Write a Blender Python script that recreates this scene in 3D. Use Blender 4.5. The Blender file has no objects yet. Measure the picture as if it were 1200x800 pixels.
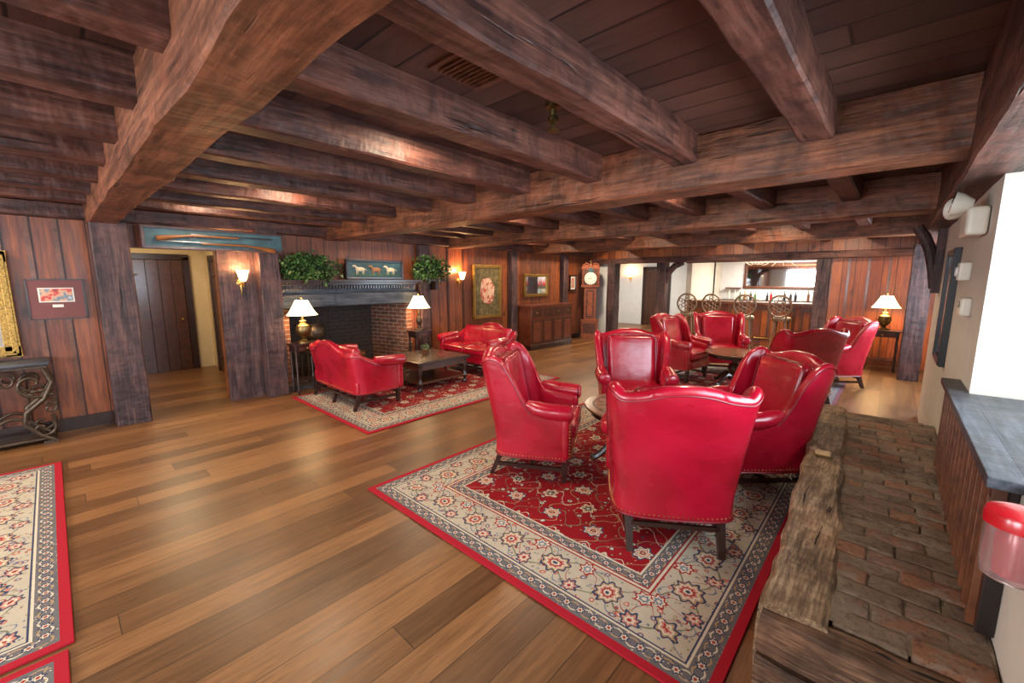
import bpy, bmesh, math, random
from mathutils import Vector, Matrix, noise
random.seed(7)
pi=math.pi
sc=bpy.context.scene
# ---------------------------------------------------------------- node DSL
class E:
    def __init__(s,nt,k): s.nt=nt; s.k=k
    def _m(s,op,*a):
        n=s.nt.nodes.new('ShaderNodeMath'); n.operation=op
        for i,x in enumerate((s,)+a):
            if isinstance(x,E): s.nt.links.new(x.k,n.inputs[i])
            else: n.inputs[i].default_value=x
        return E(s.nt,n.outputs[0])
    def __add__(s,o): return s._m('ADD',o)
    def __radd__(s,o): return s._m('ADD',o)
    def __sub__(s,o): return s._m('SUBTRACT',o)
    def __rsub__(s,o): return (s*-1.0)+o
    def __mul__(s,o): return s._m('MULTIPLY',o)
    def __rmul__(s,o): return s._m('MULTIPLY',o)
    def __truediv__(s,o): return s._m('DIVIDE',o)
    def abs(s): return s._m('ABSOLUTE')
    def floor(s): return s._m('FLOOR')
    def sin(s): return s._m('SINE')
    def cos(s): return s._m('COSINE')
    def sqrt(s): return s._m('SQRT')
    def lt(s,o): return s._m('LESS_THAN',o)
    def gt(s,o): return s._m('GREATER_THAN',o)
    def min(s,o): return s._m('MINIMUM',o)
    def max(s,o): return s._m('MAXIMUM',o)
    def atan2(s,o): return s._m('ARCTAN2',o)
    def rep(s,p): # centred repeat
        q=s*(1.0/p)+0.5
        return (q-q.floor()-0.5)*p
    def frac(s): return s-s.floor()
def V3(nt,x,y,z):
    n=nt.nodes.new('ShaderNodeCombineXYZ')
    for i,a in enumerate((x,y,z)):
        if isinstance(a,E): nt.links.new(a.k,n.inputs[i])
        else: n.inputs[i].default_value=a
    return n.outputs[0]
def mixc(nt,a,b,f):
    n=nt.nodes.new('ShaderNodeMix'); n.data_type='RGBA'
    for idx,x in ((6,a),(7,b)):
        if isinstance(x,(tuple,list)): n.inputs[idx].default_value=(*x[:3],1)
        else: nt.links.new(x,n.inputs[idx])
    if isinstance(f,E): nt.links.new(f.k,n.inputs[0])
    elif isinstance(f,(int,float)): n.inputs[0].default_value=f
    else: nt.links.new(f,n.inputs[0])
    return n.outputs[2]
def newmat(name):
    m=bpy.data.materials.new(name); m.use_nodes=True
    nt=m.node_tree; b=nt.nodes['Principled BSDF']
    return m,nt,b
def coords(nt,kind='obj'):
    if kind=='world':
        g=nt.nodes.new('ShaderNodeNewGeometry'); src=g.outputs['Position']
    else:
        g=nt.nodes.new('ShaderNodeTexCoord'); src=g.outputs['Object']
    s=nt.nodes.new('ShaderNodeSeparateXYZ'); nt.links.new(src,s.inputs[0])
    return [E(nt,s.outputs[i]) for i in range(3)]
def noiseN(nt,vec,scale,detail=4,rough=.55):
    n=nt.nodes.new('ShaderNodeTexNoise'); n.inputs['Scale'].default_value=scale
    n.inputs['Detail'].default_value=detail; n.inputs['Roughness'].default_value=rough
    nt.links.new(vec,n.inputs['Vector']); return E(nt,n.outputs[0])
def white(nt,vec):
    n=nt.nodes.new('ShaderNodeTexWhiteNoise'); n.noise_dimensions='3D'
    nt.links.new(vec,n.inputs['Vector']); return E(nt,n.outputs['Value'])
def voro(nt,vec,scale):
    n=nt.nodes.new('ShaderNodeTexVoronoi'); n.inputs['Scale'].default_value=scale
    nt.links.new(vec,n.inputs['Vector']); return E(nt,n.outputs['Distance']),n.outputs['Color']
def ramp(nt,f,stops,const=False):
    n=nt.nodes.new('ShaderNodeValToRGB'); cr=n.color_ramp
    if const: cr.interpolation='CONSTANT'
    while len(cr.elements)<len(stops): cr.elements.new(.5)
    for e,(p,c) in zip(cr.elements,stops): e.position=p; e.color=(*c[:3],1)
    nt.links.new(f.k,n.inputs[0]); return n.outputs[0]
def bump(nt,b,h,strength=.3,dist=.01):
    n=nt.nodes.new('ShaderNodeBump'); n.inputs['Strength'].default_value=strength
    n.inputs['Distance'].default_value=dist
    nt.links.new(h.k,n.inputs['Height']); nt.links.new(n.outputs[0],b.inputs['Normal'])
def simple(name,col,rough=.5,metal=0,var=.15,nscale=12,bmp=.1,emit=None,es=0,coat=0):
    m,nt,b=newmat(name); x,y,z=coords(nt)
    nn=noiseN(nt,V3(nt,x,y,z),nscale)
    d=tuple(c*(1-var*1.5) for c in col); l=tuple(min(1,c*(1+var)) for c in col)
    nt.links.new(ramp(nt,nn,[(.3,d),(.7,l)]),b.inputs['Base Color'])
    b.inputs['Roughness'].default_value=rough; b.inputs['Metallic'].default_value=metal
    if coat: b.inputs['Coat Weight'].default_value=coat; b.inputs['Coat Roughness'].default_value=.15
    if bmp: bump(nt,b,nn,bmp,.005)
    if emit: b.inputs['Emission Color'].default_value=(*emit,1); b.inputs['Emission Strength'].default_value=es
    return m
def timber(name,c0,c1,axis,rough=.5,kind='world',bs=.6,gs=1.0,big_amt=1.2,crk=.8,spec=.32):
    m,nt,b=newmat(name); c=coords(nt,kind)
    s=[11*gs]*3; s[axis]=1.3*gs
    g=noiseN(nt,V3(nt,*[c[i]*s[i] for i in range(3)]),1,7,.7)
    sf=[48*gs]*3; sf[axis]=3.2*gs
    fine=noiseN(nt,V3(nt,*[c[i]*sf[i]+3.1 for i in range(3)]),1,4,.65)
    big=noiseN(nt,V3(nt,*c),2.6,4,.6)
    s2=[6,6,6]; s2[axis]=11
    adze=noiseN(nt,V3(nt,*[c[i]*s2[i] for i in range(3)]),1,2)
    h=g*.55+fine*.45
    col=ramp(nt,h,[(.36,tuple(k*.32 for k in c0)),(.48,c0),(.62,c1)])
    col=mixc(nt,col,(c1[0]*1.6,c1[1]*1.25,c1[2]*1.1),(big-.48).max(0)*big_amt*1.3)
    col=mixc(nt,col,tuple(k*.35 for k in c0),(adze*-1.0+.48).max(0)*2.4)
    s3=[17*gs]*3; s3[axis]=1.1*gs
    crack=noiseN(nt,V3(nt,*[c[i]*s3[i]+7.7 for i in range(3)]),1,3,.6)
    ck=((crack-.31).max(0)*-20.0+1.0).max(0)
    col=mixc(nt,col,tuple(k*.1 for k in c0),ck*crk)
    nt.links.new(col,b.inputs['Base Color'])
    nt.links.new((g*.3+(rough-.12)).k,b.inputs['Roughness'])
    b.inputs['Specular IOR Level'].default_value=spec
    bump(nt,b,g*.6+fine*.3+adze*1.8-ck*.8,bs,.014)
    return m
def boards(name,c0,c1,axis_across,axis_long,w,rough=.4,seglen=0,knots=True,gap=.03,kind='world',off=0.0,groove=.6,tvar=.45,spec=.5):
    m,nt,b=newmat(name); c=coords(nt,kind)
    a=c[axis_across]+off; l=c[axis_long]
    q=a*(1/w); i=q.floor(); r1=white(nt,V3(nt,i,3.3,1.7))
    if seglen: 
        q2=(l+r1*7.0)*(1/seglen); j=q2.floor(); t=white(nt,V3(nt,i,j,9.1))
    else: t=r1
    o=[k for k in (0,1,2) if k not in (axis_across,axis_long)][0]
    v=V3(nt,a*34,l*2.2,c[o]*20+t*40)
    g=noiseN(nt,v,1,6,.6); big=noiseN(nt,V3(nt,*c),1.7,3)
    fine=noiseN(nt,V3(nt,a*130,l*6,t*17),1,3,.6)
    f=g*(1-tvar)+t*tvar
    f=f*.8+big*.2
    col=ramp(nt,f,[(.2,tuple(k*.45 for k in c0)),(.42,c0),(.72,c1)])
    col=mixc(nt,col,tuple(k*.3 for k in c0),(fine-.5).max(0)*2.2)
    e=((q-i)-.5).abs().gt(.5-gap)
    if seglen: e=e.max(((q2-j)-.5).abs().gt(.5-gap*w/seglen))
    if knots:
        kd,_=voro(nt,V3(nt,a*1.0,l*.55,t*5),3.1)
        kk=(kd*-6.0+1.0).max(0)
        col=mixc(nt,col,tuple(x*.12 for x in c0),kk)
    col=mixc(nt,col,tuple(x*.12 for x in c0),e*.85)
    nt.links.new(col,b.inputs['Base Color'])
    nt.links.new((g*.25+(rough-.1)).k,b.inputs['Roughness'])
    b.inputs['Specular IOR Level'].default_value=spec
    bump(nt,b,g*.25-e,groove,.006)
    return m
# ---------------------------------------------------------------- mesh builder
class B:
    def __init__(s): s.v=[];s.f=[];s.m=[];s.s=[];s.mats=[]
    def mi(s,mat):
        if mat not in s.mats: s.mats.append(mat)
        return s.mats.index(mat)
    def add(s,vs,fs,mat,smooth=False,M=None):
        o=len(s.v); k=s.mi(mat)
        for p in vs:
            p=Vector(p)
            if M is not None: p=M@p
            s.v.append(p)
        for f in fs: s.f.append([i+o for i in f]); s.m.append(k); s.s.append(smooth)
    def box(s,c,d,mat,rot=None,M=None):
        hx,hy,hz=d[0]/2,d[1]/2,d[2]/2
        vs=[Vector((x*hx,y*hy,z*hz)) for x in(-1,1) for y in(-1,1) for z in(-1,1)]
        if rot is not None:
            R=rot if isinstance(rot,Matrix) else Matrix.Rotation(rot,4,'Z')
            vs=[R@v for v in vs]
        vs=[v+Vector(c) for v in vs]
        s.add(vs,[(0,1,3,2),(4,6,7,5),(0,4,5,1),(2,3,7,6),(0,2,6,4),(1,5,7,3)],mat,False,M)
    def b2(s,x0,x1,y0,y1,z0,z1,mat): s.box(((x0+x1)/2,(y0+y1)/2,(z0+z1)/2),(abs(x1-x0),abs(y1-y0),abs(z1-z0)),mat)
    def taper(s,p0,p1,w0,w1,mat,M=None):
        p0=Vector(p0);p1=Vector(p1); vs=[]
        for p,w in((p0,w0),(p1,w1)):
            for a,b in((-1,-1),(1,-1),(1,1),(-1,1)): vs.append(p+Vector((a*w/2,b*w/2,0)))
        s.add(vs,[(0,3,2,1),(4,5,6,7),(0,1,5,4),(1,2,6,5),(2,3,7,6),(3,0,4,7)],mat,False,M)
    def grid(s,fn,nu,nv,mat,cu=False,cv=False,smooth=True,caps=False,M=None):
        U=nu if cu else nu+1; W=nv if cv else nv+1
        vs=[fn(i/nu,j/nv) for i in range(U) for j in range(W)]
        fs=[]
        for i in range(nu):
            for j in range(nv):
                a=i;b=(i+1)%U if cu else i+1; c=j; d=(j+1)%W if cv else j+1
                fs.append((a*W+c,b*W+c,b*W+d,a*W+d))
        s.add(vs,fs,mat,smooth,M)
        if caps:
            s.add([vs[j] for j in range(W)],[tuple(range(W))],mat,False,M)
            s.add([vs[(U-1)*W+j] for j in range(W)],[tuple(range(W))],mat,False,M)
    def lathe(s,prof,c,mat,seg=20,M=None,smooth=True):
        n=len(prof)-1; c=Vector(c)
        def fn(u,v):
            r,z=prof[round(u*n)]; a=v*2*pi
            return c+Vector((r*math.cos(a),r*math.sin(a),z))
        s.grid(fn,n,seg,mat,cv=True,smooth=smooth,M=M,caps=True)
    def tube(s,pts,r,mat,seg=8,closed=False,M=None):
        pts=[Vector(p) for p in pts]; n=len(pts)
        rr=r if isinstance(r,(list,tuple)) else [r]*n
        rings=[]; up=None
        for i,p in enumerate(pts):
            if closed: t=(pts[(i+1)%n]-pts[i-1])
            else: t=pts[min(i+1,n-1)]-pts[max(i-1,0)]
            t=t.normalized() if t.length>1e-9 else Vector((0,0,1))
            if up is None:
                up=Vector((0,0,1)) if abs(t.z)<.9 else Vector((1,0,0))
            a=t.cross(up)
            if a.length<1e-4: a=t.cross(Vector((.3,1,.2)))
            a.normalize(); b=a.cross(t).normalized(); up=b
            rings.append([p+(a*math.cos(2*pi*k/seg)+b*math.sin(2*pi*k/seg))*rr[i] for k in range(seg)])
        vs=[q for R in rings for q in R]; fs=[]
        for i in range(n if closed else n-1):
            for k in range(seg):
                i2=(i+1)%n;k2=(k+1)%seg
                fs.append((i*seg+k,i*seg+k2,i2*seg+k2,i2*seg+k))
        s.add(vs,fs,mat,True,M)
        if not closed:
            s.add(rings[0],[tuple(range(seg))],mat,False,M); s.add(rings[-1],[tuple(range(seg))],mat,False,M)
    def ball(s,c,r,mat,nu=12,nv=8,M=None):
        if not isinstance(r,(tuple,list)): r=(r,r,r)
        c=Vector(c)
        def fn(u,v):
            ph=-pi/2+pi*(v*.998+.001); a=2*pi*u
            return c+Vector((r[0]*math.cos(ph)*math.cos(a),r[1]*math.cos(ph)*math.sin(a),r[2]*math.sin(ph)))
        s.grid(fn,nu,nv,mat,cu=True,M=M)
    def rbox(s,c,d,r,mat,n=3,crown=0,M=None,mid=3,jit=0):
        h=[k/2 for k in d]; c=Vector(c)
        def ax(H):
            a=[-H+r*i/n for i in range(n+1)]; L=2*(H-r)
            m=[-H+r+L*i/(mid+1) for i in range(1,mid+1)]
            return a+m+[H-r*(n-i)/n for i in range(n+1)]
        A=[ax(k) for k in h]; N=len(A[0])
        def mp(p):
            q=Vector([max(-(h[i]-r),min(h[i]-r,p[i])) for i in range(3)]); d_=p-q
            if d_.length>1e-9: d_=d_.normalized()*r
            o=q+d_
            if crown: o.z+=(1 if o.z>0 else -.2)*crown*max(0,(1-(o.x/h[0])**2))*max(0,(1-(o.y/h[1])**2))
            w=c+o
            if jit: w=w+noise.noise_vector(w*14)*jit+noise.noise_vector(w*35)*jit*.5
            return w
        for axis in range(3):
            a,b=[k for k in range(3) if k!=axis]
            for sg in(-1,1):
                vs=[];fs=[]
                for i in range(N):
                    for j in range(N):
                        p=Vector((0,0,0)); p[axis]=sg*h[axis]; p[a]=A[a][i]; p[b]=A[b][j]; vs.append(mp(p))
                for i in range(N-1):
                    for j in range(N-1): fs.append((i*N+j,(i+1)*N+j,(i+1)*N+j+1,i*N+j+1))
                s.add(vs,fs,mat,True,M)
    def beam(s,p0,p1,w,hh,mat,jit=.008,step=.16,seed=0,ch=None):
        p0=Vector(p0);p1=Vector(p1); L=(p1-p0).length; t=(p1-p0)/L
        up=Vector((0,0,1)) if abs(t.z)<.9 else Vector((1,0,0))
        a=t.cross(up).normalized(); b=a.cross(t).normalized()
        ch=ch or .012; W=w/2;H=hh/2
        cs=[]
        for k in range(5): cs.append((-W+ch+(2*W-2*ch)*k/4,-H))
        for k in range(5): cs.append((W,-H+ch+(2*H-2*ch)*k/4))
        for k in range(5): cs.append((W-ch-(2*W-2*ch)*k/4,H))
        for k in range(5): cs.append((-W,H-ch-(2*H-2*ch)*k/4))
        n=max(2,int(L/step)); 
        def fn(u,v):
            i=round(v*len(cs))%len(cs); x,y=cs[i]
            p=p0+t*(L*u)+a*x+b*y
            d=noise.noise_vector(p*2.3+Vector((seed,0,0)))*jit+noise.noise_vector(p*8+Vector((0,seed,0)))*jit*.5
            return p+d
        s.grid(fn,n,len(cs),mat,cv=True,caps=True)
    def obj(s,name,loc=(0,0,0),rz=0,bevel=0,weld=True):
        me=bpy.data.meshes.new(name); me.from_pydata([tuple(v) for v in s.v],[],s.f)
        for m in s.mats: me.materials.append(m)
        me.polygons.foreach_set('material_index',s.m); me.polygons.foreach_set('use_smooth',s.s)
        bm=bmesh.new(); bm.from_mesh(me)
        if weld: bmesh.ops.remove_doubles(bm,verts=bm.verts,dist=1e-5)
        bmesh.ops.recalc_face_normals(bm,faces=bm.faces)
        for e in bm.edges:
            if len(e.link_faces)==2 and e.calc_face_angle(0)>.62: e.smooth=False
        bm.to_mesh(me); bm.free()
        return place(me,name,loc,rz,bevel)
def place(me,name,loc,rz=0,bevel=0,scale=None):
    o=bpy.data.objects.new(name,me); sc.collection.objects.link(o)
    o.location=loc; o.rotation_euler=(0,0,rz)
    if scale: o.scale=scale
    if bevel:
        md=o.modifiers.new('bevel','BEVEL'); md.width=bevel; md.segments=2; md.limit_method='ANGLE'; md.angle_limit=math.radians(50)
    return o
def face(dx,dy): return math.atan2(-dx,dy)
# ---------------------------------------------------------------- materials
TD0,TD1=(.058,.021,.015),(.15,.058,.038)
beamX=timber('beam_wood_x',TD0,TD1,0); beamY=timber('beam_wood_y',TD0,TD1,1,rough=.45)
beamZ=timber('post_wood',(.045,.024,.025),(.12,.064,.056),2)  # cool tint in the colour mimics daylight reflected on the posts
girdX=timber('girder_wood',(.105,.036,.017),(.25,.09,.042),0,rough=.45)
ceilB=boards('ceiling_boards',(.055,.021,.014),(.125,.052,.036),1,0,.19,rough=.38,seglen=3.1,knots=False,tvar=.4,gap=.035,spec=.4)
floorM=boards('oak_floor',(.13,.055,.019),(.275,.122,.043),0,1,.18,rough=.33,seglen=2.1,knots=False,gap=.012,groove=.3,tvar=.36)
panelL=boards('pine_panel_left',(.12,.028,.010),(.37,.098,.026),1,2,.2,rough=.38,off=.07,tvar=.2)
panelF=boards('pine_panel_far',(.22,.048,.013),(.50,.14,.034),0,2,.2,rough=.38,tvar=.3)
plaster=simple('cream_plaster',(.62,.57,.48),.85,var=.04,nscale=6,bmp=.3)
plasterW=simple('yellow_plaster',(.6,.46,.27),.85,var=.05,nscale=6,bmp=.2)
whiteP=simple('white_plaster',(.72,.72,.71),.8,var=.03,nscale=5,bmp=.3)
darkwood=simple('dark_wood',(.028,.011,.008),.3,var=.3,nscale=20,bmp=.05,coat=.3)
brownwood=simple('brown_wood',(.13,.04,.015),.35,var=.3,nscale=18,coat=.3)
midwood=simple('walnut',(.065,.022,.011),.32,var=.3,nscale=16,coat=.3)
brass=simple('brass',(.5,.3,.1),.32,1,var=.15,bmp=.03)
oldbrass=simple('aged_brass',(.2,.13,.05),.4,1,var=.3,bmp=.03)
gilt=simple('gilt',(.35,.2,.05),.4,.8,var=.4,nscale=60,bmp=.8)
iron=simple('wrought_iron',(.07,.045,.028),.42,.6,var=.3,nscale=40,bmp=.3)
soot=simple('soot',(.014,.012,.012),.9,var=.3,nscale=8)
slate=timber('blue_timber',(.045,.05,.06),(.10,.108,.125),1,rough=.4,bs=.3)
ceramic=simple('cream_enamel',(.66,.62,.52),.35,var=.03,bmp=0)
shade=simple('lamp_shade',(.95,.88,.72),.8,var=.02,emit=(1,.74,.42),es=2.6,bmp=0)
glow=simple('sconce_glass',(.95,.8,.6),.4,var=.02,emit=(1,.55,.22),es=7,bmp=0)
pane=simple('window_daylight',(.8,.9,1),.5,var=0,emit=(.78,.9,1),es=2.0,bmp=0)
mirrorM=simple('mirror_glass',(.75,.78,.8),.04,1,var=0,bmp=0)
green=simple('leaf_green',(.06,.13,.03),.5,var=.6,nscale=9,bmp=0)
redplastic=simple('red_plastic',(.5,.008,.015),.25,var=.03,bmp=0,coat=.5)
blackm=simple('black_glass',(.01,.01,.012),.3,var=0,bmp=0)
leather,nt,b=newmat('red_leather'); x,y,z=coords(nt); v=V3(nt,x,y,z)
n1=noiseN(nt,v,3,3,.5); n2=noiseN(nt,v,110,3); n3=noiseN(nt,V3(nt,x*5,y*5,z*11),1,2)
nt.links.new(ramp(nt,n1,[(.25,(.24,.002,.010)),(.5,(.36,.0032,.019)),(.8,(.46,.006,.030))]),b.inputs['Base Color'])
nt.links.new((n1*.2+.18).k,b.inputs['Roughness']); bump(nt,b,n1*3.4+n3*1.7+n2*.1,.27,.012)
b.inputs['Coat Weight'].default_value=.4; b.inputs['Coat Roughness'].default_value=.14
piping=simple('leather_piping',(.2,.003,.011),.35,var=.1,bmp=0)
def brickmat(name,c1,c2,mortar,axes,scale=1,bw=.21,bh=.07):
    m,nt,b=newmat(name); c=coords(nt,'world')
    n=nt.nodes.new('ShaderNodeTexBrick'); nt.links.new(V3(nt,c[axes[0]],c[axes[1]],0),n.inputs['Vector'])
    n.inputs['Scale'].default_value=scale; n.inputs['Brick Width'].default_value=bw; n.inputs['Row Height'].default_value=bh
    n.inputs['Mortar Size'].default_value=.008; n.inputs['Color1'].default_value=(*c1,1); n.inputs['Color2'].default_value=(*c2,1); n.inputs['Mortar'].default_value=(*mortar,1)
    nn=noiseN(nt,V3(nt,*c),14); col=mixc(nt,n.outputs[0],tuple(k*.3 for k in c1),(nn-.45).max(0)*2.5)
    nt.links.new(col,b.inputs['Base Color']); b.inputs['Roughness'].default_value=.85
    bump(nt,b,nn-E(nt,n.outputs['Fac']),.6,.01); return m
brickX=brickmat('fire_brick',(.26,.08,.035),(.13,.05,.03),(.32,.27,.22),(0,2))
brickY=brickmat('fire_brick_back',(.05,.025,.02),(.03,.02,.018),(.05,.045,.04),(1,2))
wb,nt,b=newmat('weathered_brick'); g=nt.nodes.new('ShaderNodeNewGeometry'); ri=E(nt,g.outputs['Random Per Island']); c=coords(nt,'world')
nn=noiseN(nt,V3(nt,*c),38,8,.8); big=noiseN(nt,V3(nt,*c),7,6,.75)
col=ramp(nt,ri*.5+big*.5,[(.2,(.14,.085,.055)),(.35,(.25,.165,.105)),(.48,(.34,.24,.16)),(.58,(.40,.16,.075)),(.68,(.28,.21,.15)),(.82,(.48,.13,.055))],False)
col=mixc(nt,col,(.035,.025,.018),(nn-.5).max(0)*5.0); col=mixc(nt,col,(.45,.37,.27),(big-.52).max(0)*4.2)
nt.links.new(col,b.inputs['Base Color']); b.inputs['Roughness'].default_value=.75; bump(nt,b,nn*1.5+big,1.0,.016)
mortarM,nt,b=newmat('old_mortar'); c=coords(nt,'world'); nn=noiseN(nt,V3(nt,*c),26,6,.7); big=noiseN(nt,V3(nt,*c),4,3)
col=ramp(nt,nn*.6+big*.4,[(.3,(.08,.058,.04)),(.5,(.20,.15,.10)),(.7,(.36,.28,.2))])
nt.links.new(col,b.inputs['Base Color']); b.inputs['Roughness'].default_value=.9; bump(nt,b,nn,1.0,.015)
oldtimber=timber('weathered_timber',(.15,.09,.048),(.42,.29,.17),1,rough=.6,bs=1.0,gs=2.0,crk=1.0)
oldtimberX=timber('weathered_timber_x',(.08,.04,.022),(.22,.12,.068),0,rough=.55,bs=1.0,gs=2.0,crk=1.0)
# ---------------------------------------------------------------- rug material
def rugmat(name,hx,hy,field,border,guard,edge,scale=1.0,bw=.26):
    m,nt,b=newmat(name); x,y,z=coords(nt)
    nz=noiseN(nt,V3(nt,x,y,0),9,2)
    wx=(noiseN(nt,V3(nt,x,y,1.3),7,2)-.5)*.06; wy=(noiseN(nt,V3(nt,x,y,7.7),7,2)-.5)*.06
    ax,ay=x.abs(),y.abs(); dx=hx-ax; dy=hy-ay; d=dx.min(dy)
    sel=dx.lt(dy); al=y*sel+x*(1-sel)
    fx=x+wx; fy=y+wy; alw=al+wx; dw=d+wy
    navy=(.035,.045,.09); blue=(.13,.17,.23); cream=(.58,.50,.37); rust=(.30,.02,.02); tan=(.38,.25,.13); olive=(.16,.16,.10); pink=(.48,.2,.14)
    def ros(col,u,v,R,cols,pet=8,amp=.2):
        r=(u*u+v*v).sqrt(); th=v.atan2(u); rp=r*(1.0+(th*pet).cos()*amp)
        for k,cc in enumerate(cols): col=mixc(nt,col,cc,rp.lt(R*(1-k/len(cols))))
        return col
    def vines(col,u,v,p,A,w,cc):
        return mixc(nt,col,cc,(v-(u*(2*pi/p)).sin()*A).abs().lt(w))
    def blooms(col,sc_,thr,c1,c2,cen,out=navy,off=0.0,minr=0.0):
        dd,cl=voro(nt,V3(nt,fx+off,fy,off),sc_)
        s_=nt.nodes.new('ShaderNodeSeparateColor'); nt.links.new(cl,s_.inputs[0]); rr=E(nt,s_.outputs[0]); r2=E(nt,s_.outputs[1])
        on=r2.gt(minr)
        col=mixc(nt,col,out,dd.lt(thr)*on)
        col=mixc(nt,col,mixc(nt,c1,c2,rr.gt(.5)),dd.lt(thr*.82)*on)
        return mixc(nt,col,cen,dd.lt(thr*.4)*on)
    col=mixc(nt,field,tuple(k*.7 for k in field),nz)
    p=.34*scale
    for (ox,oy,cc,w_) in ((0,0,tan,.0035),(p/2,p*.6,olive,.0035)):
        col=vines(col,fy+oy,(x+ox+wx).rep(p),p*.8,p*.2,w_,cc)
        col=vines(col,fx+ox,(y+oy+wy).rep(p*1.2),p*.7,p*.2,w_,cream if ox else olive)
    col=blooms(col,26/scale,.22,tan,olive,cream,rust,3.1,.35); col=blooms(col,14/scale,.25,cream,pink,navy,navy,0,.4)
    col=ros(col,fx.rep(p),fy.rep(p*1.2),.064*scale,[navy,cream,pink,cream,rust,tan],7,.16)
    col=ros(col,(fx+p/2).rep(p),(fy+p*.6).rep(p*1.2),.050*scale,[cream,tan,navy,cream],6,.2)
    e0=.045; e1=e0+.09; e2=e1+bw; e3=e2+.09
    def guardc(cd,seed):
        gcol=mixc(nt,guard,tuple(k*.6 for k in guard),nz)
        gc=vines(gcol,al,d-cd,.16,.025,.004,cream); gc=vines(gc,al+.08,d-cd,.16,.025,.004,tan)
        gc=blooms(gc,50,.28,cream,tan,rust,navy,seed,.3)
        gc=ros(gc,al.rep(.08),d-cd,.022,[navy,cream,rust],6,.2); return gc
    col=mixc(nt,col,guardc(e2+.045,2.0),d.lt(e3))
    bc=mixc(nt,border,tuple(k*.78 for k in border),nz); dc=(e1+e2)/2; P=.34*scale; vv=dw-dc
    bc=vines(bc,alw,vv,P*2,bw*.34,.005,olive); bc=vines(bc,alw+P,vv,P*2,bw*.34,.005,olive)
    bc=vines(bc,alw+P/2,vv,P,bw*.38,.004,blue); bc=vines(bc,alw,vv,P*.5,bw*.2,.0035,rust)
    bc=blooms(bc,34/scale,.26,tan,blue,cream,olive,5.5,.25)
    bc=blooms(bc,19/scale,.30,pink,blue,cream,rust,0,.3)
    bc=ros(bc,alw.rep(P),vv,.078*scale,[navy,tan,cream,pink,rust,cream,navy],9,.12)
    bc=ros(bc,(alw+P/2).rep(P),vv-bw*.28,.046*scale,[rust,cream,blue,cream],7,.18)
    bc=ros(bc,(alw+P/2).rep(P),vv+bw*.28,.046*scale,[navy,pink,cream,rust],7,.18)
    col=mixc(nt,col,bc,d.lt(e2))
    col=mixc(nt,col,cream,(d-e2).abs().lt(.006).max((d-e3).abs().lt(.006))); col=mixc(nt,col,rust,(d-e2-.012).abs().lt(.004).max((d-e2+.014).abs().lt(.005)))
    col=mixc(nt,col,guardc(e0+.045,6.0),d.lt(e1)); col=mixc(nt,col,cream,(d-e1).abs().lt(.005)); col=mixc(nt,col,navy,(d-e1-.011).abs().lt(.004))
    col=mixc(nt,col,edge,d.lt(e0))
    wv=noiseN(nt,V3(nt,x,y,0),160,2); col=mixc(nt,col,(.1,.06,.05),(wv-.4).max(0)*.6)
    nt.links.new(col,b.inputs['Base Color']); b.inputs['Roughness'].default_value=.95
    b.inputs['Specular IOR Level'].default_value=.15
    bump(nt,b,wv,.4,.004); return m
def rug(name,x0,x1,y0,y1,z=0.002,**k):
    hx,hy=(x1-x0)/2,(y1-y0)/2
    m=rugmat(name+'_pile',hx,hy,**k); bb=B(); bb.box((0,0,.006),(2*hx,2*hy,.012),m)
    return bb.obj(name,((x0+x1)/2,(y0+y1)/2,z),bevel=.003)
CRM=(.50,.43,.32); GRD=(.16,.15,.15); ED=(.36,.008,.02)
rug('persian_rug',-2.93,-.36,1.52,5.40,field=(.30,.004,.010),border=CRM,guard=GRD,edge=ED,bw=.31)
rug('persian_rug',-6.12,-4.02,2.12,5.62,field=(.29,.008,.013),border=CRM,guard=GRD,edge=ED,bw=.26)
rug('persian_rug',-3.05,-.42,5.6,8.35,field=(.24,.02,.03),border=(.45,.46,.48),guard=(.17,.2,.27),edge=(.2,.08,.1),bw=.34)
rug('persian_rug',-5.45,-2.62,-2.3,-.10,field=(.29,.008,.013),border=CRM,guard=GRD,edge=ED,bw=.34)
rug('persian_rug',-2.58,-.6,-2.3,-.12,field=(.29,.008,.013),border=CRM,guard=GRD,edge=ED,bw=.3)
# ---------------------------------------------------------------- room shell
XL=-6.6; XR=.36; YF=10.6; YB=-3.6; ZC=2.58
bb=B(); bb.b2(-10.2,3.0,YB-.2,16.2,-.12,0,floorM); bb.obj('floor')
bb=B(); bb.b2(-10.2,3.0,YB-.2,16.2,ZC,ZC+.12,ceilB); bb.obj('ceiling')
bb=B(); T=.2
def lw(y0,y1,z0=0,z1=ZC): bb.b2(XL-T,XL,y0,y1,z0,z1,panelL)
lw(YB,.5); lw(.5,1.52,2.02); lw(1.52,2.22); lw(2.22,4.48,1.24); lw(4.48,10.62)
y=YB+.1
while y<.3:
    bb.b2(XL,XL+.018,y-.02,y+.02,.14,2.3,brownwood); y+=.2
for y in [4.9,5.35,5.75,7.1,7.35,9.2]:
    bb.b2(XL,XL+.018,y-.02,y+.02,.12,2.3,midwood)
bb.obj('wall_left')
bb=B(); bb.b2(XL,XL+.03,YB,.34,0,.14,darkwood); bb.b2(XL,XL+.03,4.85,YF-.02,0,.14,darkwood); bb.obj('baseboard_left')
bb=B(); bb.beam((XL+.04,YB,2.36),(XL+.04,YF,2.36),.14,.16,beamY,seed=3); bb.obj('trim_1')
bb=B(); bb.b2(-9.8,-9.6,-.2,2.2,0,ZC,plasterW); bb.obj('wall_hall_back')
bb=B(); bb.b2(-9.6,XL-T,2.0,2.15,0,ZC,plasterW); bb.obj('wall_hall_right')
bb=B(); bb.b2(-9.6,XL-T,-.2,-.05,0,ZC,plasterW); bb.obj('wall_hall_left')
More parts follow.
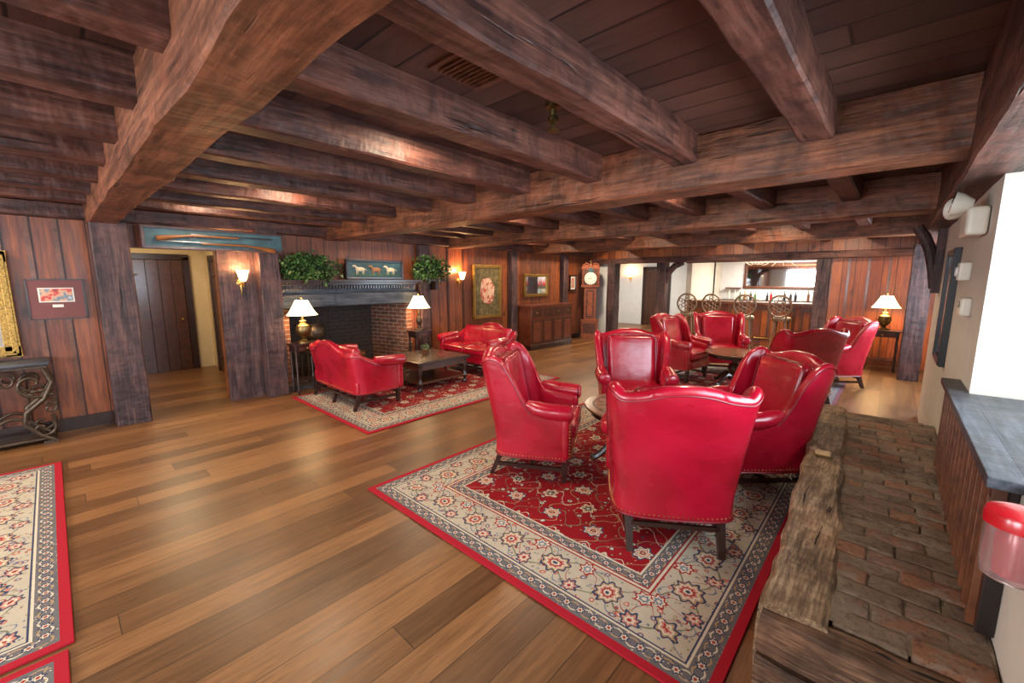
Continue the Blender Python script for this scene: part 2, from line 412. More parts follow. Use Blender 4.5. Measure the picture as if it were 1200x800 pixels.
def plankdoor(name,w,h,loc,rz):
    bb=B(); n=5
    for i in range(n): bb.box((-w/2+w/n*(i+.5),0,h/2),(w/n-.008,.04,h),midwood)
    bb.box((0,.012,h/2),(w-.02,.02,h-.01),darkwood)
    for s_ in(-1,1): bb.box((s_*(w/2+.05),0,h/2+.03),(.1,.07,h+.06),darkwood)
    bb.box((0,0,h+.06),(w+.2,.07,.1),darkwood)
    bb.ball((w/2-.08,-.05,h*.47),.025,brass); bb.lathe([(.012,0),(.012,.05)],(0,0,0),brass,8,M=Matrix.Translation((w/2-.08,0,h*.47))@Matrix.Rotation(pi/2,4,'X'))
    for z in(.25,h-.25): bb.box((-w/2+.12,-.025,z),(.24,.012,.03),iron)
    return bb.obj(name,loc,rz,.004)
plankdoor('door_1',.86,1.98,(-9.56,1.22,0.0),pi/2)
plankdoor('door_2',.8,1.95,(-8.55,1.96,0.0),0)
bb=B()
bb.b2(XL-.2,-5.97,YF,YF+.15,0,2.07,whiteP)
bb.b2(-1.02,.9,YF,YF+.15,0,2.07,panelF)
bb.b2(XL-.2,.9,YF,YF+.15,2.07,ZC,panelF)
for x in [-.98,-.7,-.4,-.1,.2]: bb.b2(x-.02,x+.02,YF-.018,YF,.12,2.05,brownwood)
bb.obj('wall_far')
bb=B(); bb.b2(-1.02,.36,YF-.03,YF,0,.13,brownwood); bb.obj('baseboard_far')
bb=B(); bb.beam((XL,YF-.08,2.13),(.36,YF-.08,2.13),.16,.14,beamX,seed=9); bb.obj('trim_2')
for i,(px,w) in enumerate([(-5.81,.3),(-4.42,.24),(-1.1,.2)]):
    bb=B(); bb.beam((px,YF-.02,0),(px,YF-.02,2.08),w,.24,beamZ,seed=i*5)
    if i==1: bb.tube([(px+.08,YF-.02,1.55),(px+.14,YF-.02,1.8),(px+.3,YF-.02,1.98),(px+.5,YF-.02,2.05)],[.06,.08,.08,.06],beamZ,8)
    bb.obj('timber_post')
bb=B(); bb.b2(-8.6,-4.9,14.6,14.75,0,ZC,whiteP); bb.obj('wall_foyer_back')
bb=B(); bb.b2(-8.75,-8.6,YF+.15,14.75,0,ZC,whiteP); bb.b2(-8.75,XL-.2,YF,YF+.15,0,ZC,whiteP); bb.obj('wall_foyer_left')
bb=B(); bb.b2(-4.55,-4.4,12.6,15.6,0,ZC,plaster); bb.b2(-4.9,-4.4,14.6,14.75,0,ZC,plaster); bb.obj('wall_bar_left')
bb=B(); bb.b2(-4.4,2.2,15.4,15.6,0,ZC,whiteP); bb.obj('wall_bar_back')
bb=B(); bb.b2(.9,1.05,YF,15.6,0,ZC,plaster); bb.obj('wall_bar_right')
plankdoor('door_3',.8,1.98,(-6.3,14.56,0),0)
bb=B()
def rw(y0,y1,z0,z1,m=plaster): bb.b2(XR,XR+.54,y0,y1,z0,z1,m)
rw(YB,-2.7,0,ZC); rw(-2.7,-.6,0,1.0); rw(-2.7,-.6,2.2,ZC); rw(-.6,1.1,0,ZC); rw(1.1,3.34,0,1.0); rw(1.1,3.34,2.2,ZC); rw(3.34,6.95,0,ZC)
bb.obj('wall_right')
bb=B(); bb.b2(.9,1.0,6.95,7.3,0,ZC,whiteP); bb.b2(.9,1.0,9.0,YF,0,ZC,whiteP); bb.b2(.9,1.0,7.3,9.0,0,.8,whiteP); bb.b2(.9,1.0,7.3,9.0,2.1,ZC,whiteP); bb.obj('wall_right_alcove')
def window(name,y0,y1,z0,z1,x):
    bb=B(); bb.b2(x+.05,x+.06,y0,y1,z0,z1,pane)
    w=.05
    for (a,b_,c_,d_) in [(y0,y0+w,z0,z1),(y1-w,y1,z0,z1),(y0,y1,z0,z0+w),(y0,y1,z1-w,z1)]: bb.b2(x,x+.05,a,b_,c_,d_,whiteP)
    n=4
    for i in range(1,n): yy=y0+(y1-y0)*i/n; bb.b2(x+.01,x+.045,yy-.012,yy+.012,z0+.03,z1-.03,whiteP)
    for i in range(1,3): zz=z0+(z1-z0)*i/3; bb.b2(x+.01,x+.045,y0+.03,y1-.03,zz-.012,zz+.012,whiteP)
    return bb.obj(name)
window('window_1',1.1,3.34,1.0,2.2,.84); window('window_2',-2.7,-.6,1.0,2.2,.84); window('window_3',7.3,9.0,.8,2.1,.94)
bb=B(); 
for a,b_,c_,d_ in [(-8,-5.6,0,ZC),(-5.6,-3.4,0,.7),(-5.6,-3.4,2.25,ZC),(-3.4,-2.6,0,ZC),(-2.6,-.4,0,.7),(-2.6,-.4,2.25,ZC),(-.4,1,0,ZC)]:
    bb.b2(a,b_,YB-.2,YB,c_,d_,plaster)
bb.obj('wall_back')
for i,(a,b_) in enumerate([(-5.6,-3.4),(-2.6,-.4)]):  # windows added behind the camera, with glowing panes, to fill the near floor
    bb=B(); bb.b2(a,b_,YB-.16,YB-.15,.7,2.25,pane)
    for xx in [a+.03,a+.55,a+1.1,a+1.65,b_-.03]: bb.b2(xx-.02,xx+.02,YB-.14,YB-.1,.7,2.25,whiteP)
    for zz in [.72,1.2,1.7,2.23]: bb.b2(a,b_,YB-.14,YB-.1,zz-.02,zz+.02,whiteP)
    bb.obj('window_%d'%(4+i))
# ---------------------------------------------------------------- ceiling structure
bb=B(); bb.beam((-6.75,.455,2.415),(XR+.2,.455,2.415),.235,.34,girdX,.014,seed=1); bb.obj('girder_beam')
for k,(yy,ww) in enumerate(((3.09,.3),(5.46,.28),(8.0,.28))):
    bb=B(); bb.beam((-6.6,yy,2.415),(.34,yy,2.415),ww,.34,girdX,.014,seed=2+k); bb.obj('girder_beam')
for bi,(y0,y1) in enumerate([(YB,.35),(.56,2.95),(3.22,5.33),(5.58,7.88),(8.12,YF)]):
    for k in range(9):
        x=-.40-.71*k
        bb=B(); bb.beam((x,y0,2.5),(x,y1,2.5),.155,.2,beamY,.011,seed=bi*11+k); bb.obj('ceiling_joist')
bb=B(); bb.beam((.33,YB,2.38),(.33,6.95,2.38),.26,.4,beamY,.012,seed=20); bb.obj('wall_plate_beam')
bb=B(); bb.beam((.40,6.95,2.38),(.40,YF,2.38),.3,.4,beamY,.012,seed=21); bb.obj('wall_plate_beam')
bb=B(); bb.beam((XL+.13,.50,0),(XL+.13,.50,2.26),.3,.28,beamZ,.014,seed=5); bb.obj('timber_post')
bb=B(); bb.b2(XL,XL+.06,1.5,1.93,0,2.08,beamZ); bb.beam((XL+.12,2.06,0),(XL+.12,2.06,2.3),.26,.26,beamZ,.014,seed=6); bb.obj('timber_post')
for yy in (4.72,7.22,9.25):
    bb=B(); bb.beam((XL+.06,yy,0),(XL+.06,yy,2.26),.20,.13,beamZ,.008,seed=yy); bb.obj('timber_post')
bb=B(); bb.beam((.30,9.45,0),(.30,9.45,2.2),.28,.26,beamZ,.012,seed=8); bb.obj('timber_post')
bb=B(); bb.tube([(.30,6.5,1.55),(.285,6.5,1.75),(.25,6.5,1.95),(.19,6.5,2.1),(.12,6.5,2.22)],[.03,.045,.055,.055,.05],beamZ,10); bb.b2(.29,.355,6.43,6.57,1.5,2.2,beamZ); bb.obj('knee_brace')
bb=B(); vx,vy=-1.47,1.38
bb.b2(vx-.15,vx+.15,vy-.15,vy+.15,ZC-.012,ZC,brownwood)
for i in range(9): bb.box((vx,vy-.11+.0275*i,ZC-.018),(.25,.018,.006),brownwood,Matrix.Rotation(.3,4,'X'))
bb.obj('air_vent')
for (sx,sy) in((-1.47,1.95),(-1.47,6.5)):
    bb=B(); bb.lathe([(.045,0),(.045,-.01),(.02,-.02),(.016,-.05),(.03,-.06),(.03,-.08),(.012,-.095),(.012,-.12),(.034,-.125),(.034,-.13),(.001,-.132)],(0,0,0),oldbrass,16); bb.obj('fire_sprinkler',(sx,sy,ZC))
# ---------------------------------------------------------------- fireplace
bb=B(); y0,y1=2.22,4.48; xb=-7.5
bb.b2(xb-.15,xb,y0,y1,0,2.2,brickY)
for ya,yb_,m in((y0,y0+.35,brickX),(y1,y1-.32,brickX)):
    s_=1 if yb_>ya else -1
    bb.add([(XL-.0,ya,0),(XL-.0,ya+s_*.12,0),(xb,yb_,0),(xb,ya,0),(XL,ya,1.3),(XL,ya+s_*.12,1.3),(xb,yb_,1.3),(xb,ya,1.3)],[(0,1,2,3),(4,5,6,7),(0,1,5,4),(1,2,6,5),(2,3,7,6),(3,0,4,7)],m)
bb.b2(xb,XL-.2,y0,y1,1.3,1.4,soot)
bb.b2(xb,XL+.0,y0+.02,y1-.02,0,.03,brickY)
bb.b2(XL-.02,XL+.12,y0,y1-.02,0,.035,slate)
bb.beam((XL+.06,y0-.02,1.33),(XL+.06,y1+.05,1.33),.2,.2,slate,.006,seed=4)
bb.b2(XL,XL+.08,y0,y1+.05,1.43,1.56,slate)
n=46
for i in range(n): yy=y0+.02+(y1-y0)*i/n; bb.b2(XL+.08,XL+.11,yy,yy+.028,1.5,1.55,darkwood)
bb.b2(XL,XL+.14,y0-.03,y1+.08,1.56,1.6,darkwood); bb.b2(XL,XL+.24,y0-.06,y1+.1,1.6,1.64,darkwood)
bb.obj('fireplace',bevel=.003)
def canvas(name,cols,scale=6,sx=1,sz=1):
    m,nt,b=newmat(name); x,y,z=coords(nt)
    nn=noiseN(nt,V3(nt,x*sx,y,z*sz),scale,5,.6)
    n=len(cols); col=ramp(nt,nn*1.0,[(.28+.44*i/(n-1),c) for i,c in enumerate(cols)])
    nt.links.new(col,b.inputs['Base Color']); b.inputs['Roughness'].default_value=.45; return m
def picture(name,w,h,loc,rz,fm,cm,fw=.05,mat=None,extra=None):
    bb=B(); 
    for sx in(-1,1): bb.box((sx*(w/2-fw/2),-.018,0),(fw,.036,h),fm)
    for sz in(-1,1): bb.box((0,-.018,sz*(h/2-fw/2)),(w,.036,fw),fm)
    for sx in(-1,1): bb.box((sx*(w/2-fw*.35),-.03,0),(fw*.4,.03,h-fw*.6),fm)
    for sz in(-1,1): bb.box((0,-.03,sz*(h/2-fw*.35)),(w-fw*.6,.03,fw*.4),fm)
    bb.box((0,-.008,0),(w-fw,.012,h-fw),cm)
    if mat: 
        mw=fw*1.6
        bb.box((0,-.012,0),(w-2*fw,.008,h-2*fw),mat)
        bb.box((0,-.018,0),(w-2*fw-2*mw,.008,h-2*fw-2*mw),cm)
    if extra: extra(bb)
    return bb.obj(name,loc,rz,.004)
teal=simple('teal_canvas',(.03,.075,.085),.5,var=.4,nscale=5)
cream_=simple('ivory_paint',(.6,.5,.33),.6); tanp=simple('horse_tan',(.3,.13,.05),.6)
def horses(bb):
    for i,x in enumerate((-.28,0,.28)):
        m=cream_ if i!=1 else tanp
        bb.ball((x,-.022,0),(.085,.01,.035),m); bb.ball((x-.1,-.022,.05),(.038,.008,.018),m,8,6)
        bb.tube([(x-.055,-.022,.01),(x-.095,-.022,.055)],[.028,.014],m,6)
        for l in(-.06,-.035,.045,.07): bb.tube([(x+l,-.022,-.01),(x+l-.01,-.022,-.08)],[.010,.005],m,5)
        bb.tube([(x+.08,-.022,.01),(x+.12,-.022,-.02)],.006,m,5)
    bb.box((0,-.019,-.092),(.86,.006,.02),green)
picture('horse_painting',1.05,.32,(XL+.1,3.72,1.81),pi/2,darkwood,teal,.035,extra=horses)
darkgreen=simple('moss_green',(.02,.04,.01),.9)
def foliage(sx,sy,sz,n):
    bb=B()
    for i in range(n):
        a=random.uniform(0,2*pi); r=random.random()**.45; h=random.uniform(-1,1)
        q=math.sqrt(max(0,1-h*h*.7)); lump=1+.25*math.sin(a*5+h*3)
        p=Vector((sx*r*math.cos(a)*q,sy*r*math.sin(a)*q*lump,sz*h*lump-.06*r*r))
        L=random.uniform(.035,.07); W=L*.35
        R=Matrix.Rotation(random.uniform(0,6.3),4,'Z')@Matrix.Rotation(random.uniform(-1.3,1.3),4,'X')@Matrix.Rotation(random.uniform(-1,1),4,'Y')
        bb.add([p+R@Vector(v) for v in((0,0,0),(W,L*.5,.006),(0,L,0),(-W,L*.5,.006))],[(0,1,2,3)],green)
    bb.ball((0,0,-.02),(sx*.5,sy*.5,sz*.5),darkgreen,10,6)
    return bb
foliage(.13,.40,.17,1500).obj('ivy_arrangement',(XL+.2,2.62,1.84))
foliage(.13,.40,.18,1500).obj('ivy_arrangement',(XL+.2,4.80,1.86))
bb=B(); bb.b2(XL+.02,XL+.26,4.62,5.1,1.61,1.65,darkwood); bb.b2(XL+.02,XL+.2,4.90,4.96,1.45,1.61,darkwood); bb.obj('wall_shelf')
bb=B(); bb.lathe([(.001,0),(.1,0),(.15,.05),(.165,.12),(.15,.2),(.13,.23),(.145,.24),(.145,.25),(.12,.25),(.1,.2),(.001,.03)],(0,0,.1),iron,20)
for a in range(3): bb.tube([(.1*math.cos(a*2.1),.1*math.sin(a*2.1),.13),(.14*math.cos(a*2.1),.14*math.sin(a*2.1),0)],.012,iron,6)
bb.tube([(.145*math.cos(t),0,.34+.14*math.sin(t)) for t in [pi*i/12 for i in range(13)]],.007,iron,6); bb.obj('cauldron',(-6.85,2.80,.035+.554))
bb=B(); bb.b2(-7.0,-6.68,2.58,3.05,.5,.585,iron)
for a in(-6.97,-6.71):
    for c_ in(2.61,3.02): bb.box((a,c_,.268),(.03,.03,.466),iron)
bb.obj('hearth_stand')
bb=B()
for i in range(7): bb.tube([(-7.25,3.1+.09*i,.16),(-6.85,3.1+.09*i,.16),(-6.83,3.1+.09*i,.3)],.012,iron,6)
for x_ in(-7.2,-6.9): bb.tube([(x_,3.05,.15),(x_,3.7,.15)],.014,iron,6); bb.tube([(x_,3.08,.15),(x_,3.08,.03)],.014,iron,6); bb.tube([(x_,3.66,.15),(x_,3.66,.03)],.014,iron,6)
for i,z_ in enumerate((.22,.23,.32)): bb.tube([(-7.05-.04*i,3.1,z_),(-7.05+.06*i,3.68,z_+.01)],.055,brownwood,10)
bb.obj('fire_grate')
# ---------------------------------------------------------------- chairs
def shellpart(bb,half,z0,mat,warp,ns=5):
    pts=half+[(-x,y,H,t) for (x,y,H,t) in half[-2::-1]]
    n=len(pts)
    def cr(i,u):
        P=[pts[max(0,min(n-1,k))] for k in(i-1,i,i+1,i+2)]
        return [0.5*((2*P[1][c])+(-P[0][c]+P[2][c])*u+(2*P[0][c]-5*P[1][c]+4*P[2][c]-P[3][c])*u*u+(-P[0][c]+3*P[1][c]-3*P[2][c]+P[3][c])*u**3) for c in range(4)]
    S=[]
    for i in range(n-1):
        for k in range(ns): S.append(cr(i,k/ns))
    S.append(list(pts[-1])); m=len(S)
    loops=[]; outer=[]
    for i,(x,y,H,t) in enumerate(S):
        a=S[max(0,i-1)]; c_=S[min(m-1,i+1)]
        T=Vector((c_[0]-a[0],c_[1]-a[1],0)).normalized(); N=Vector((-T.y,T.x,0))
        if N.dot(Vector((x,y+.05,0)))<0: N=-N
        L=[]; K=7; r=t/2
        for k in range(K): L.append((0,z0+(H-r-z0)*k/(K-1)))
        for k in range(1,6): a_=pi*k/6; L.append((-r+r*math.cos(a_),H-r+r*math.sin(a_)))
        for k in range(K): L.append((-t,(H-r)-(H-r-z0)*k/(K-1)))
        loops.append([warp(Vector((x,y,0))+N*dn+Vector((0,0,z_))) for dn,z_ in L])
        outer.append([warp(Vector((x,y,0))+N*dn+Vector((0,0,z_))) for dn,z_ in ((.003,z0+.02),(.001,H-r*1.1),(.004,z0))])
    W=len(loops[0])
    bb.grid(lambda u,v:loops[round(u*(m-1))][round(v*W)%W],m-1,W,mat,cv=True,caps=True)
    return outer
def studs(bb,line,step,r=.0055):
    L=0
    for i in range(len(line)-1):
        a,b_=line[i],line[i+1]; d=(b_-a).length
        while L<d: bb.ball(a.lerp(b_,L/d),r,brass,6,4); L+=step
        L-=d
def welt(bb,cx,cy,z,w,d,r,M=None):
    P=[]
    for sx,sy,a0 in((1,1,0),(-1,1,pi/2),(-1,-1,pi),(1,-1,1.5*pi)):
        for k in range(5):
            a=a0+k*pi/8; P.append((cx+sx*(w/2-r)+r*math.cos(a),cy+sy*(d/2-r)+r*math.sin(a),z))
    bb.tube(P,.006,piping,6,closed=True,M=M)
def wingchair():
    bb=B()
    half=[(.345,.27,.585,.10),(.352,.19,.60,.10),(.356,.10,.615,.10),(.36,.03,.64,.09),(.362,-.015,.73,.07),(.362,-.05,.86,.058),(.362,-.10,.985,.055),(.356,-.17,1.04,.055),(.345,-.24,1.03,.062),(.30,-.295,1.0,.08),(.20,-.32,1.02,.095),(.10,-.328,1.05,.095),(0,-.33,1.06,.095)]
    def warp(p):
        f=max(0,(p.z-.3)/.75)
        return Vector((p.x*(.93+.17*f),p.y-.13*f**1.2*(1 if p.y<.05 else max(0,1-(p.y-.05)*4)),p.z))
    out=shellpart(bb,half,.205,leather,warp)
    bb.tube([p[2] for p in out],.007,piping,6); studs(bb,[p[0] for p in out],.026)
    bb.tube([p[1] for p in out[14:-14]],.005,piping,6)
    for s_ in(-1,1):
        pts=[(s_*.315,.30,.60),(s_*.33,.22,.605),(s_*.335,.12,.61),(s_*.335,.03,.63),(s_*.335,-.04,.66)]
        bb.tube(pts,[.062,.064,.064,.06,.03],leather,14)
        bb.lathe([(.001,0),(.045,0),(.056,-.006),(.06,-.02)],(0,0,0),leather,16,M=Matrix.Translation((s_*.315,.318,.60))@Matrix.Rotation(-pi/2,4,'X'))
        bb.tube([(s_*.315+.06*math.cos(t),.30,.60+.06*math.sin(t)) for t in [2*pi*i/18 for i in range(18)]],.006,piping,6,closed=True)
        bb.rbox((s_*.30,.262,.40),(.09,.07,.36),.03,leather)
        studs(bb,[Vector((s_*.30+s_*.043,.298,.23)),Vector((s_*.30+s_*.043,.298,.53))],.026)
    bb.rbox((0,.0,.285),(.60,.60,.16),.03,leather)
    studs(bb,[Vector((-.27,.302,.222)),Vector((.27,.302,.222))],.026)
    bb.rbox((0,.03,.425),(.525,.60,.13),.04,leather,crown=.03,n=4,mid=5)
    welt(bb,0,.03,.468,.525,.60,.05); welt(bb,0,.03,.385,.525,.60,.05)
    R=Matrix.Translation((0,-.235,.70))@Matrix.Rotation(math.radians(11),4,'X')
    bb.rbox((0,0,0),(.50,.12,.60),.055,leather,n=4,mid=4,M=R)
    R2=R@Matrix.Rotation(pi/2,4,'X'); welt(bb,0,0,-.045,.50,.60,.07,M=R2)
    for s_ in(-1,1):
        bb.taper((s_*.27,.25,0),(s_*.275,.255,.22),.034,.048,darkwood)
        bb.taper((s_*.245,-.35,0),(s_*.25,-.25,.23),.034,.05,darkwood)
        bb.box((s_*.258,-.035,.10),(.022,.55,.03),darkwood)
    bb.box((0,-.02,.10),(.50,.022,.028),darkwood); 
    bb.box((0,-.30,.15),(.48,.02,.028),darkwood)
    return bb
wc=wingchair().obj('wing_chair')
RZ=.014
def putc(o,x,y,dx,dy,z=RZ,s=1.0):
    o.location=(x,y,z); o.rotation_euler=(0,0,face(dx,dy)); o.scale=(s*1.08,s*1.03,s)
    return o
putc(wc,-1.02,2.66,-.55,.83)
for (x,y,dx,dy) in [(-2.20,2.78,.88,.47),(-.80,3.74,-.72,-.70),(-2.05,4.26,.5,-.72),(-2.52,7.0,.95,-.15),(-2.2,7.9,.45,-.85),(-.9,6.42,-.6,.55),(-.66,8.1,-.75,-.6)]:
    putc(place(wc.data,'wing_chair',(0,0,0)),x,y,dx,dy)
def loveseat():
    bb=B()
    half=[(.66,.30,.575,.11),(.67,.2,.585,.11),(.675,.1,.595,.11),(.675,0,.615,.11),(.675,-.1,.66,.10),(.67,-.19,.715,.10),(.64,-.27,.745,.10),(.56,-.315,.735,.11),(.42,-.325,.735,.11),(.27,-.33,.785,.11),(.13,-.33,.84,.11),(0,-.33,.855,.11)]
    def warp(p):
        f=max(0,(p.z-.3)/.6)
        return Vector((p.x*(.97+.04*f),p.y-.12*f**1.2*(1 if p.y<0 else max(0,1-p.y*4)),p.z))
    out=shellpart(bb,half,.205,leather,warp)
    bb.tube([p[2] for p in out],.007,piping,6); studs(bb,[p[0] for p in out],.03); bb.tube([p[1] for p in out[10:-10]],.005,piping,6)
    for s_ in(-1,1):
        bb.tube([(s_*.64,.34,.58),(s_*.65,.2,.59),(s_*.65,.05,.60),(s_*.65,-.08,.63)],[.068,.07,.068,.04],leather,14)
        bb.lathe([(.001,0),(.05,0),(.062,-.006),(.066,-.02)],(0,0,0),leather,16,M=Matrix.Translation((s_*.64,.358,.58))@Matrix.Rotation(-pi/2,4,'X'))
        bb.tube([(s_*.64+.066*math.cos(t),.34,.58+.066*math.sin(t)) for t in [2*pi*i/18 for i in range(18)]],.006,piping,6,closed=True)
        bb.rbox((s_*.615,.295,.39),(.10,.08,.36),.03,leather)
    bb.rbox((0,0,.285),(1.24,.64,.16),.03,leather)
    for s_ in(-1,1): bb.rbox((s_*.285,.03,.42),(.57,.64,.12),.045,leather,crown=.03,n=4,mid=4); welt(bb,s_*.285,.03,.46,.57,.64,.05)
    bb.rbox((0,0,0),(1.16,.11,.36),.05,leather,n=4,mid=5,M=Matrix.Translation((0,-.24,.61))@Matrix.Rotation(math.radians(12),4,'X'))
    for x_ in(-.58,0,.58):
        bb.taper((x_,.28,0),(x_,.285,.22),.036,.05,darkwood); bb.taper((x_,-.34,0),(x_,-.26,.23),.036,.05,darkwood)
        bb.box((x_,-.03,.10),(.022,.56,.03),darkwood)
    bb.box((0,-.02,.10),(1.16,.022,.028),darkwood); bb.box((0,-.31,.14),(1.14,.02,.03),darkwood); bb.box((0,.28,.14),(1.14,.02,.03),darkwood)
    return bb
ls=loveseat().obj('loveseat',(-5.42,2.74,RZ),0)
place(ls.data,'loveseat',(-5.42,5.04,RZ),pi)
# ---------------------------------------------------------------- round tables
star,nt,b=newmat('sunburst_inlay'); x,y,z=coords(nt); r=(x*x+y*y).sqrt(); th=y.atan2(x)
w=((th*(16/(2*pi))).frac()); nn=noiseN(nt,V3(nt,x,y,z),30)
col=mixc(nt,(.13,.06,.03),(.30,.17,.09),w); col=mixc(nt,col,(.04,.02,.01),r.gt(.34)); col=mixc(nt,col,(.24,.13,.07),r.gt(.365)); col=mixc(nt,col,(.05,.03,.02),nn*.5)
nt.links.new(col,b.inputs['Base Color']); b.inputs['Roughness'].default_value=.22
def roundtable():
    bb=B(); h=.52
    bb.lathe([(.001,h-.03),(.41,h-.03),(.43,h-.02),(.435,h-.01),(.43,h),(.001,h)],(0,0,0),star,48)
    bb.lathe([(.38,h-.08),(.39,h-.03),(.3,h-.03),(.3,h-.08)],(0,0,0),darkwood,32)
    bb.lathe([(.10,h-.03),(.09,.44),(.05,.40),(.045,.35),(.08,.3),(.095,.25),(.07,.19),(.06,.15),(.09,.12),(.09,.09),(.001,.09)],(0,0,0),midwood,20)
    for k in range(4):
        a=k*pi/2+.5; c_,s_=math.cos(a),math.sin(a)
        P=[(.06,.13),(.14,.17),(.22,.13),(.29,.06),(.34,.03),(.37,.05)]
        bb.tube([(r*c_,r*s_,z) for r,z in P],[.035,.035,.03,.028,.03,.02],darkwood,8)
        bb.ball((.345*c_,.345*s_,.028),.028,brass,8,6)
    return bb
rt=roundtable().obj('round_table',(-1.62,3.40,RZ),0.2)
place(rt.data,'round_table',(-1.72,7.05,RZ),.6)
tabletop=simple('table_leather_top',(.08,.042,.028),.25,var=.3,nscale=10,coat=.4)
bb=B(); s_=.5; H=.44
bb.box((0,0,H-.02),(2*s_,2*s_,.04),darkwood); bb.box((0,0,H+.001),(2*s_-.16,2*s_-.16,.006),tabletop)
bb.box((0,0,H-.08),(2*s_-.08,2*s_-.08,.09),midwood); bb.box((0,0,.12),(2*s_-.1,2*s_-.1,.03),midwood)
for a in(-1,1):
    for c_ in(-1,1):
        bb.lathe([(.03,0),(.035,.03),(.02,.06),(.03,.09),(.042,.12),(.03,.16),(.022,.2),(.035,.25),(.042,.29),(.03,.33),(.04,.36),(.04,H-.03)],(a*(s_-.07),c_*(s_-.07),0),darkwood,12)
bb.obj('coffee_table',(-5.42,3.92,RZ),0,.004)
bb=B(); bb.lathe([(.001,0),(.035,0),(.05,.06),(.052,.065),(.045,.065),(.001,.05)],(0,0,0),brownwood,14)
for i in range(60):
    a=random.uniform(0,6.3); r=random.uniform(.01,.06); h=random.uniform(.06,.14)
    p=Vector((r*math.cos(a),r*math.sin(a),h)); R=Matrix.Rotation(a,4,'Z')@Matrix.Rotation(random.uniform(-.8,.8),4,'X')
    bb.add([p+R@Vector(v) for v in((0,0,0),(.012,.02,0),(0,.045,0),(-.012,.02,0))],[(0,1,2,3)],green)
bb.tube([(0,0,.05),(0,0,.12)],.004,green,5)
bb.obj('potted_plant',(-5.55,4.0,RZ+H+.004))
# ---------------------------------------------------------------- side tables + lamps
def sidetable(w=.5,d=.4,h=.74):
    bb=B(); bb.box((0,0,h-.012),(w,d,.025),darkwood); bb.box((0,0,h-.07),(w-.05,d-.05,.09),darkwood)
    bb.box((0,-(d-.05)/2-.006,h-.07),(w-.16,.012,.06),midwood); bb.ball((0,-(d-.05)/2-.02,h-.07),.012,brass,8,6)
    bb.box((0,0,.2),(w-.06,d-.06,.02),darkwood)
    for a in(-1,1):
        for c_ in(-1,1):
            bb.lathe([(.012,0),(.02,.03),(.014,.1),(.022,.19),(.022,.22),(.014,.3),(.024,.45),(.014,.55),(.024,h-.11),(.024,h-.03)],(a*(w/2-.045),c_*(d/2-.045),0),darkwood,10)
    return bb
def lamp(kind=0):
    bb=B()
    prof=[(.001,0),(.085,0),(.085,.02),(.05,.035),(.03,.06),(.045,.08),(.085,.13),(.1,.19),(.085,.25),(.045,.28),(.035,.3),(.05,.315),(.02,.33),(.012,.38),(.008,.62),(.001,.63)] if kind==0 else [(.001,0),(.08,0),(.08,.02),(.03,.04),(.02,.09),(.04,.12),(.055,.17),(.04,.22),(.018,.26),(.025,.29),(.012,.33),(.008,.58),(.001,.59)]
    bb.lathe(prof,(0,0,0),oldbrass if kind==0 else iron,20)
    def fn(u,v):
        z=.40+u*.21; r=(.205-.12*u**.8); a=2*pi*v; r*=1+.012*math.cos(a*24)
        return Vector((r*math.cos(a),r*math.sin(a),z))
    bb.grid(fn,6,144,shade,cv=True)
    bb.ball((0,0,.645),.014,brass,8,6)
    for k in range(3):
        a=k*2.1; bb.tube([(0,0,.60),(.085*math.cos(a),.085*math.sin(a),.608)],.003,brass,5)
    return bb
def addlight(kind,loc,e,col,name,size=.1,rot=None,sy=None):
    l=bpy.data.lights.new(name,kind); l.energy=e; l.color=col
    if kind=='AREA':
        l.size=size
        if sy: l.shape='RECTANGLE'; l.size_y=sy
    else: l.shadow_soft_size=size
    o=bpy.data.objects.new(name,l); sc.collection.objects.link(o); o.location=loc
    if rot: o.rotation_euler=rot
    return o
WARM=(1,.66,.34)
for i,(x,y,rz,w_,d_) in enumerate([(-6.29,2.40,pi/2,.38,.28),(-6.29,4.42,pi/2,.36,.30),(-.08,10.1,0,.5,.4)]):
    sidetable(w_,d_).obj('side_table',(x,y,0),rz)
    lamp(0 if i!=1 else 1).obj('table_lamp',(x+(.03 if i==0 else 0),y,.741))
    addlight('POINT',(x+(.03 if i==0 else 0),y,.741+.5),16 if i<2 else 30,WARM,'lamp_bulb',.07)
def sconce(name,loc,rz):
    bb=B(); bb.lathe([(.001,0),(.045,0),(.05,.01),(.03,.02),(.001,.025)],(0,0,0),brass,16,M=Matrix.Rotation(pi/2,4,'X'))
    bb.tube([(0,-.02,0),(0,-.06,-.05),(0,-.11,-.05),(0,-.13,-.01),(0,-.13,.02)],.009,brass,8)
    bb.tube([(0,-.01,-.03),(0,-.02,-.10),(0,-.01,-.17)],[.02,.012,.004],brass,8)
    bb.lathe([(.02,.0),(.035,.01),(.05,.05),(.06,.10),(.078,.15),(.074,.15),(.055,.1),(.045,.05),(.02,.015)],(0,-.13,.02),glow,18)
    o=bb.obj(name,loc,rz)
    R=Matrix.Rotation(rz,4,'Z'); p=Vector(loc)+R@Vector((0,-.14,.2)); addlight('POINT',p,16,(1,.56,.24),'sconce_bulb',.04)
    return o
sconce('wall_sconce',(XL+.062,1.74,1.6),pi/2); sconce('wall_sconce',(XL,5.62,1.62),pi/2)
sconce('wall_sconce',(-7.3,14.6,1.7),0); sconce('wall_sconce',(-1.45,15.4,1.85),0)
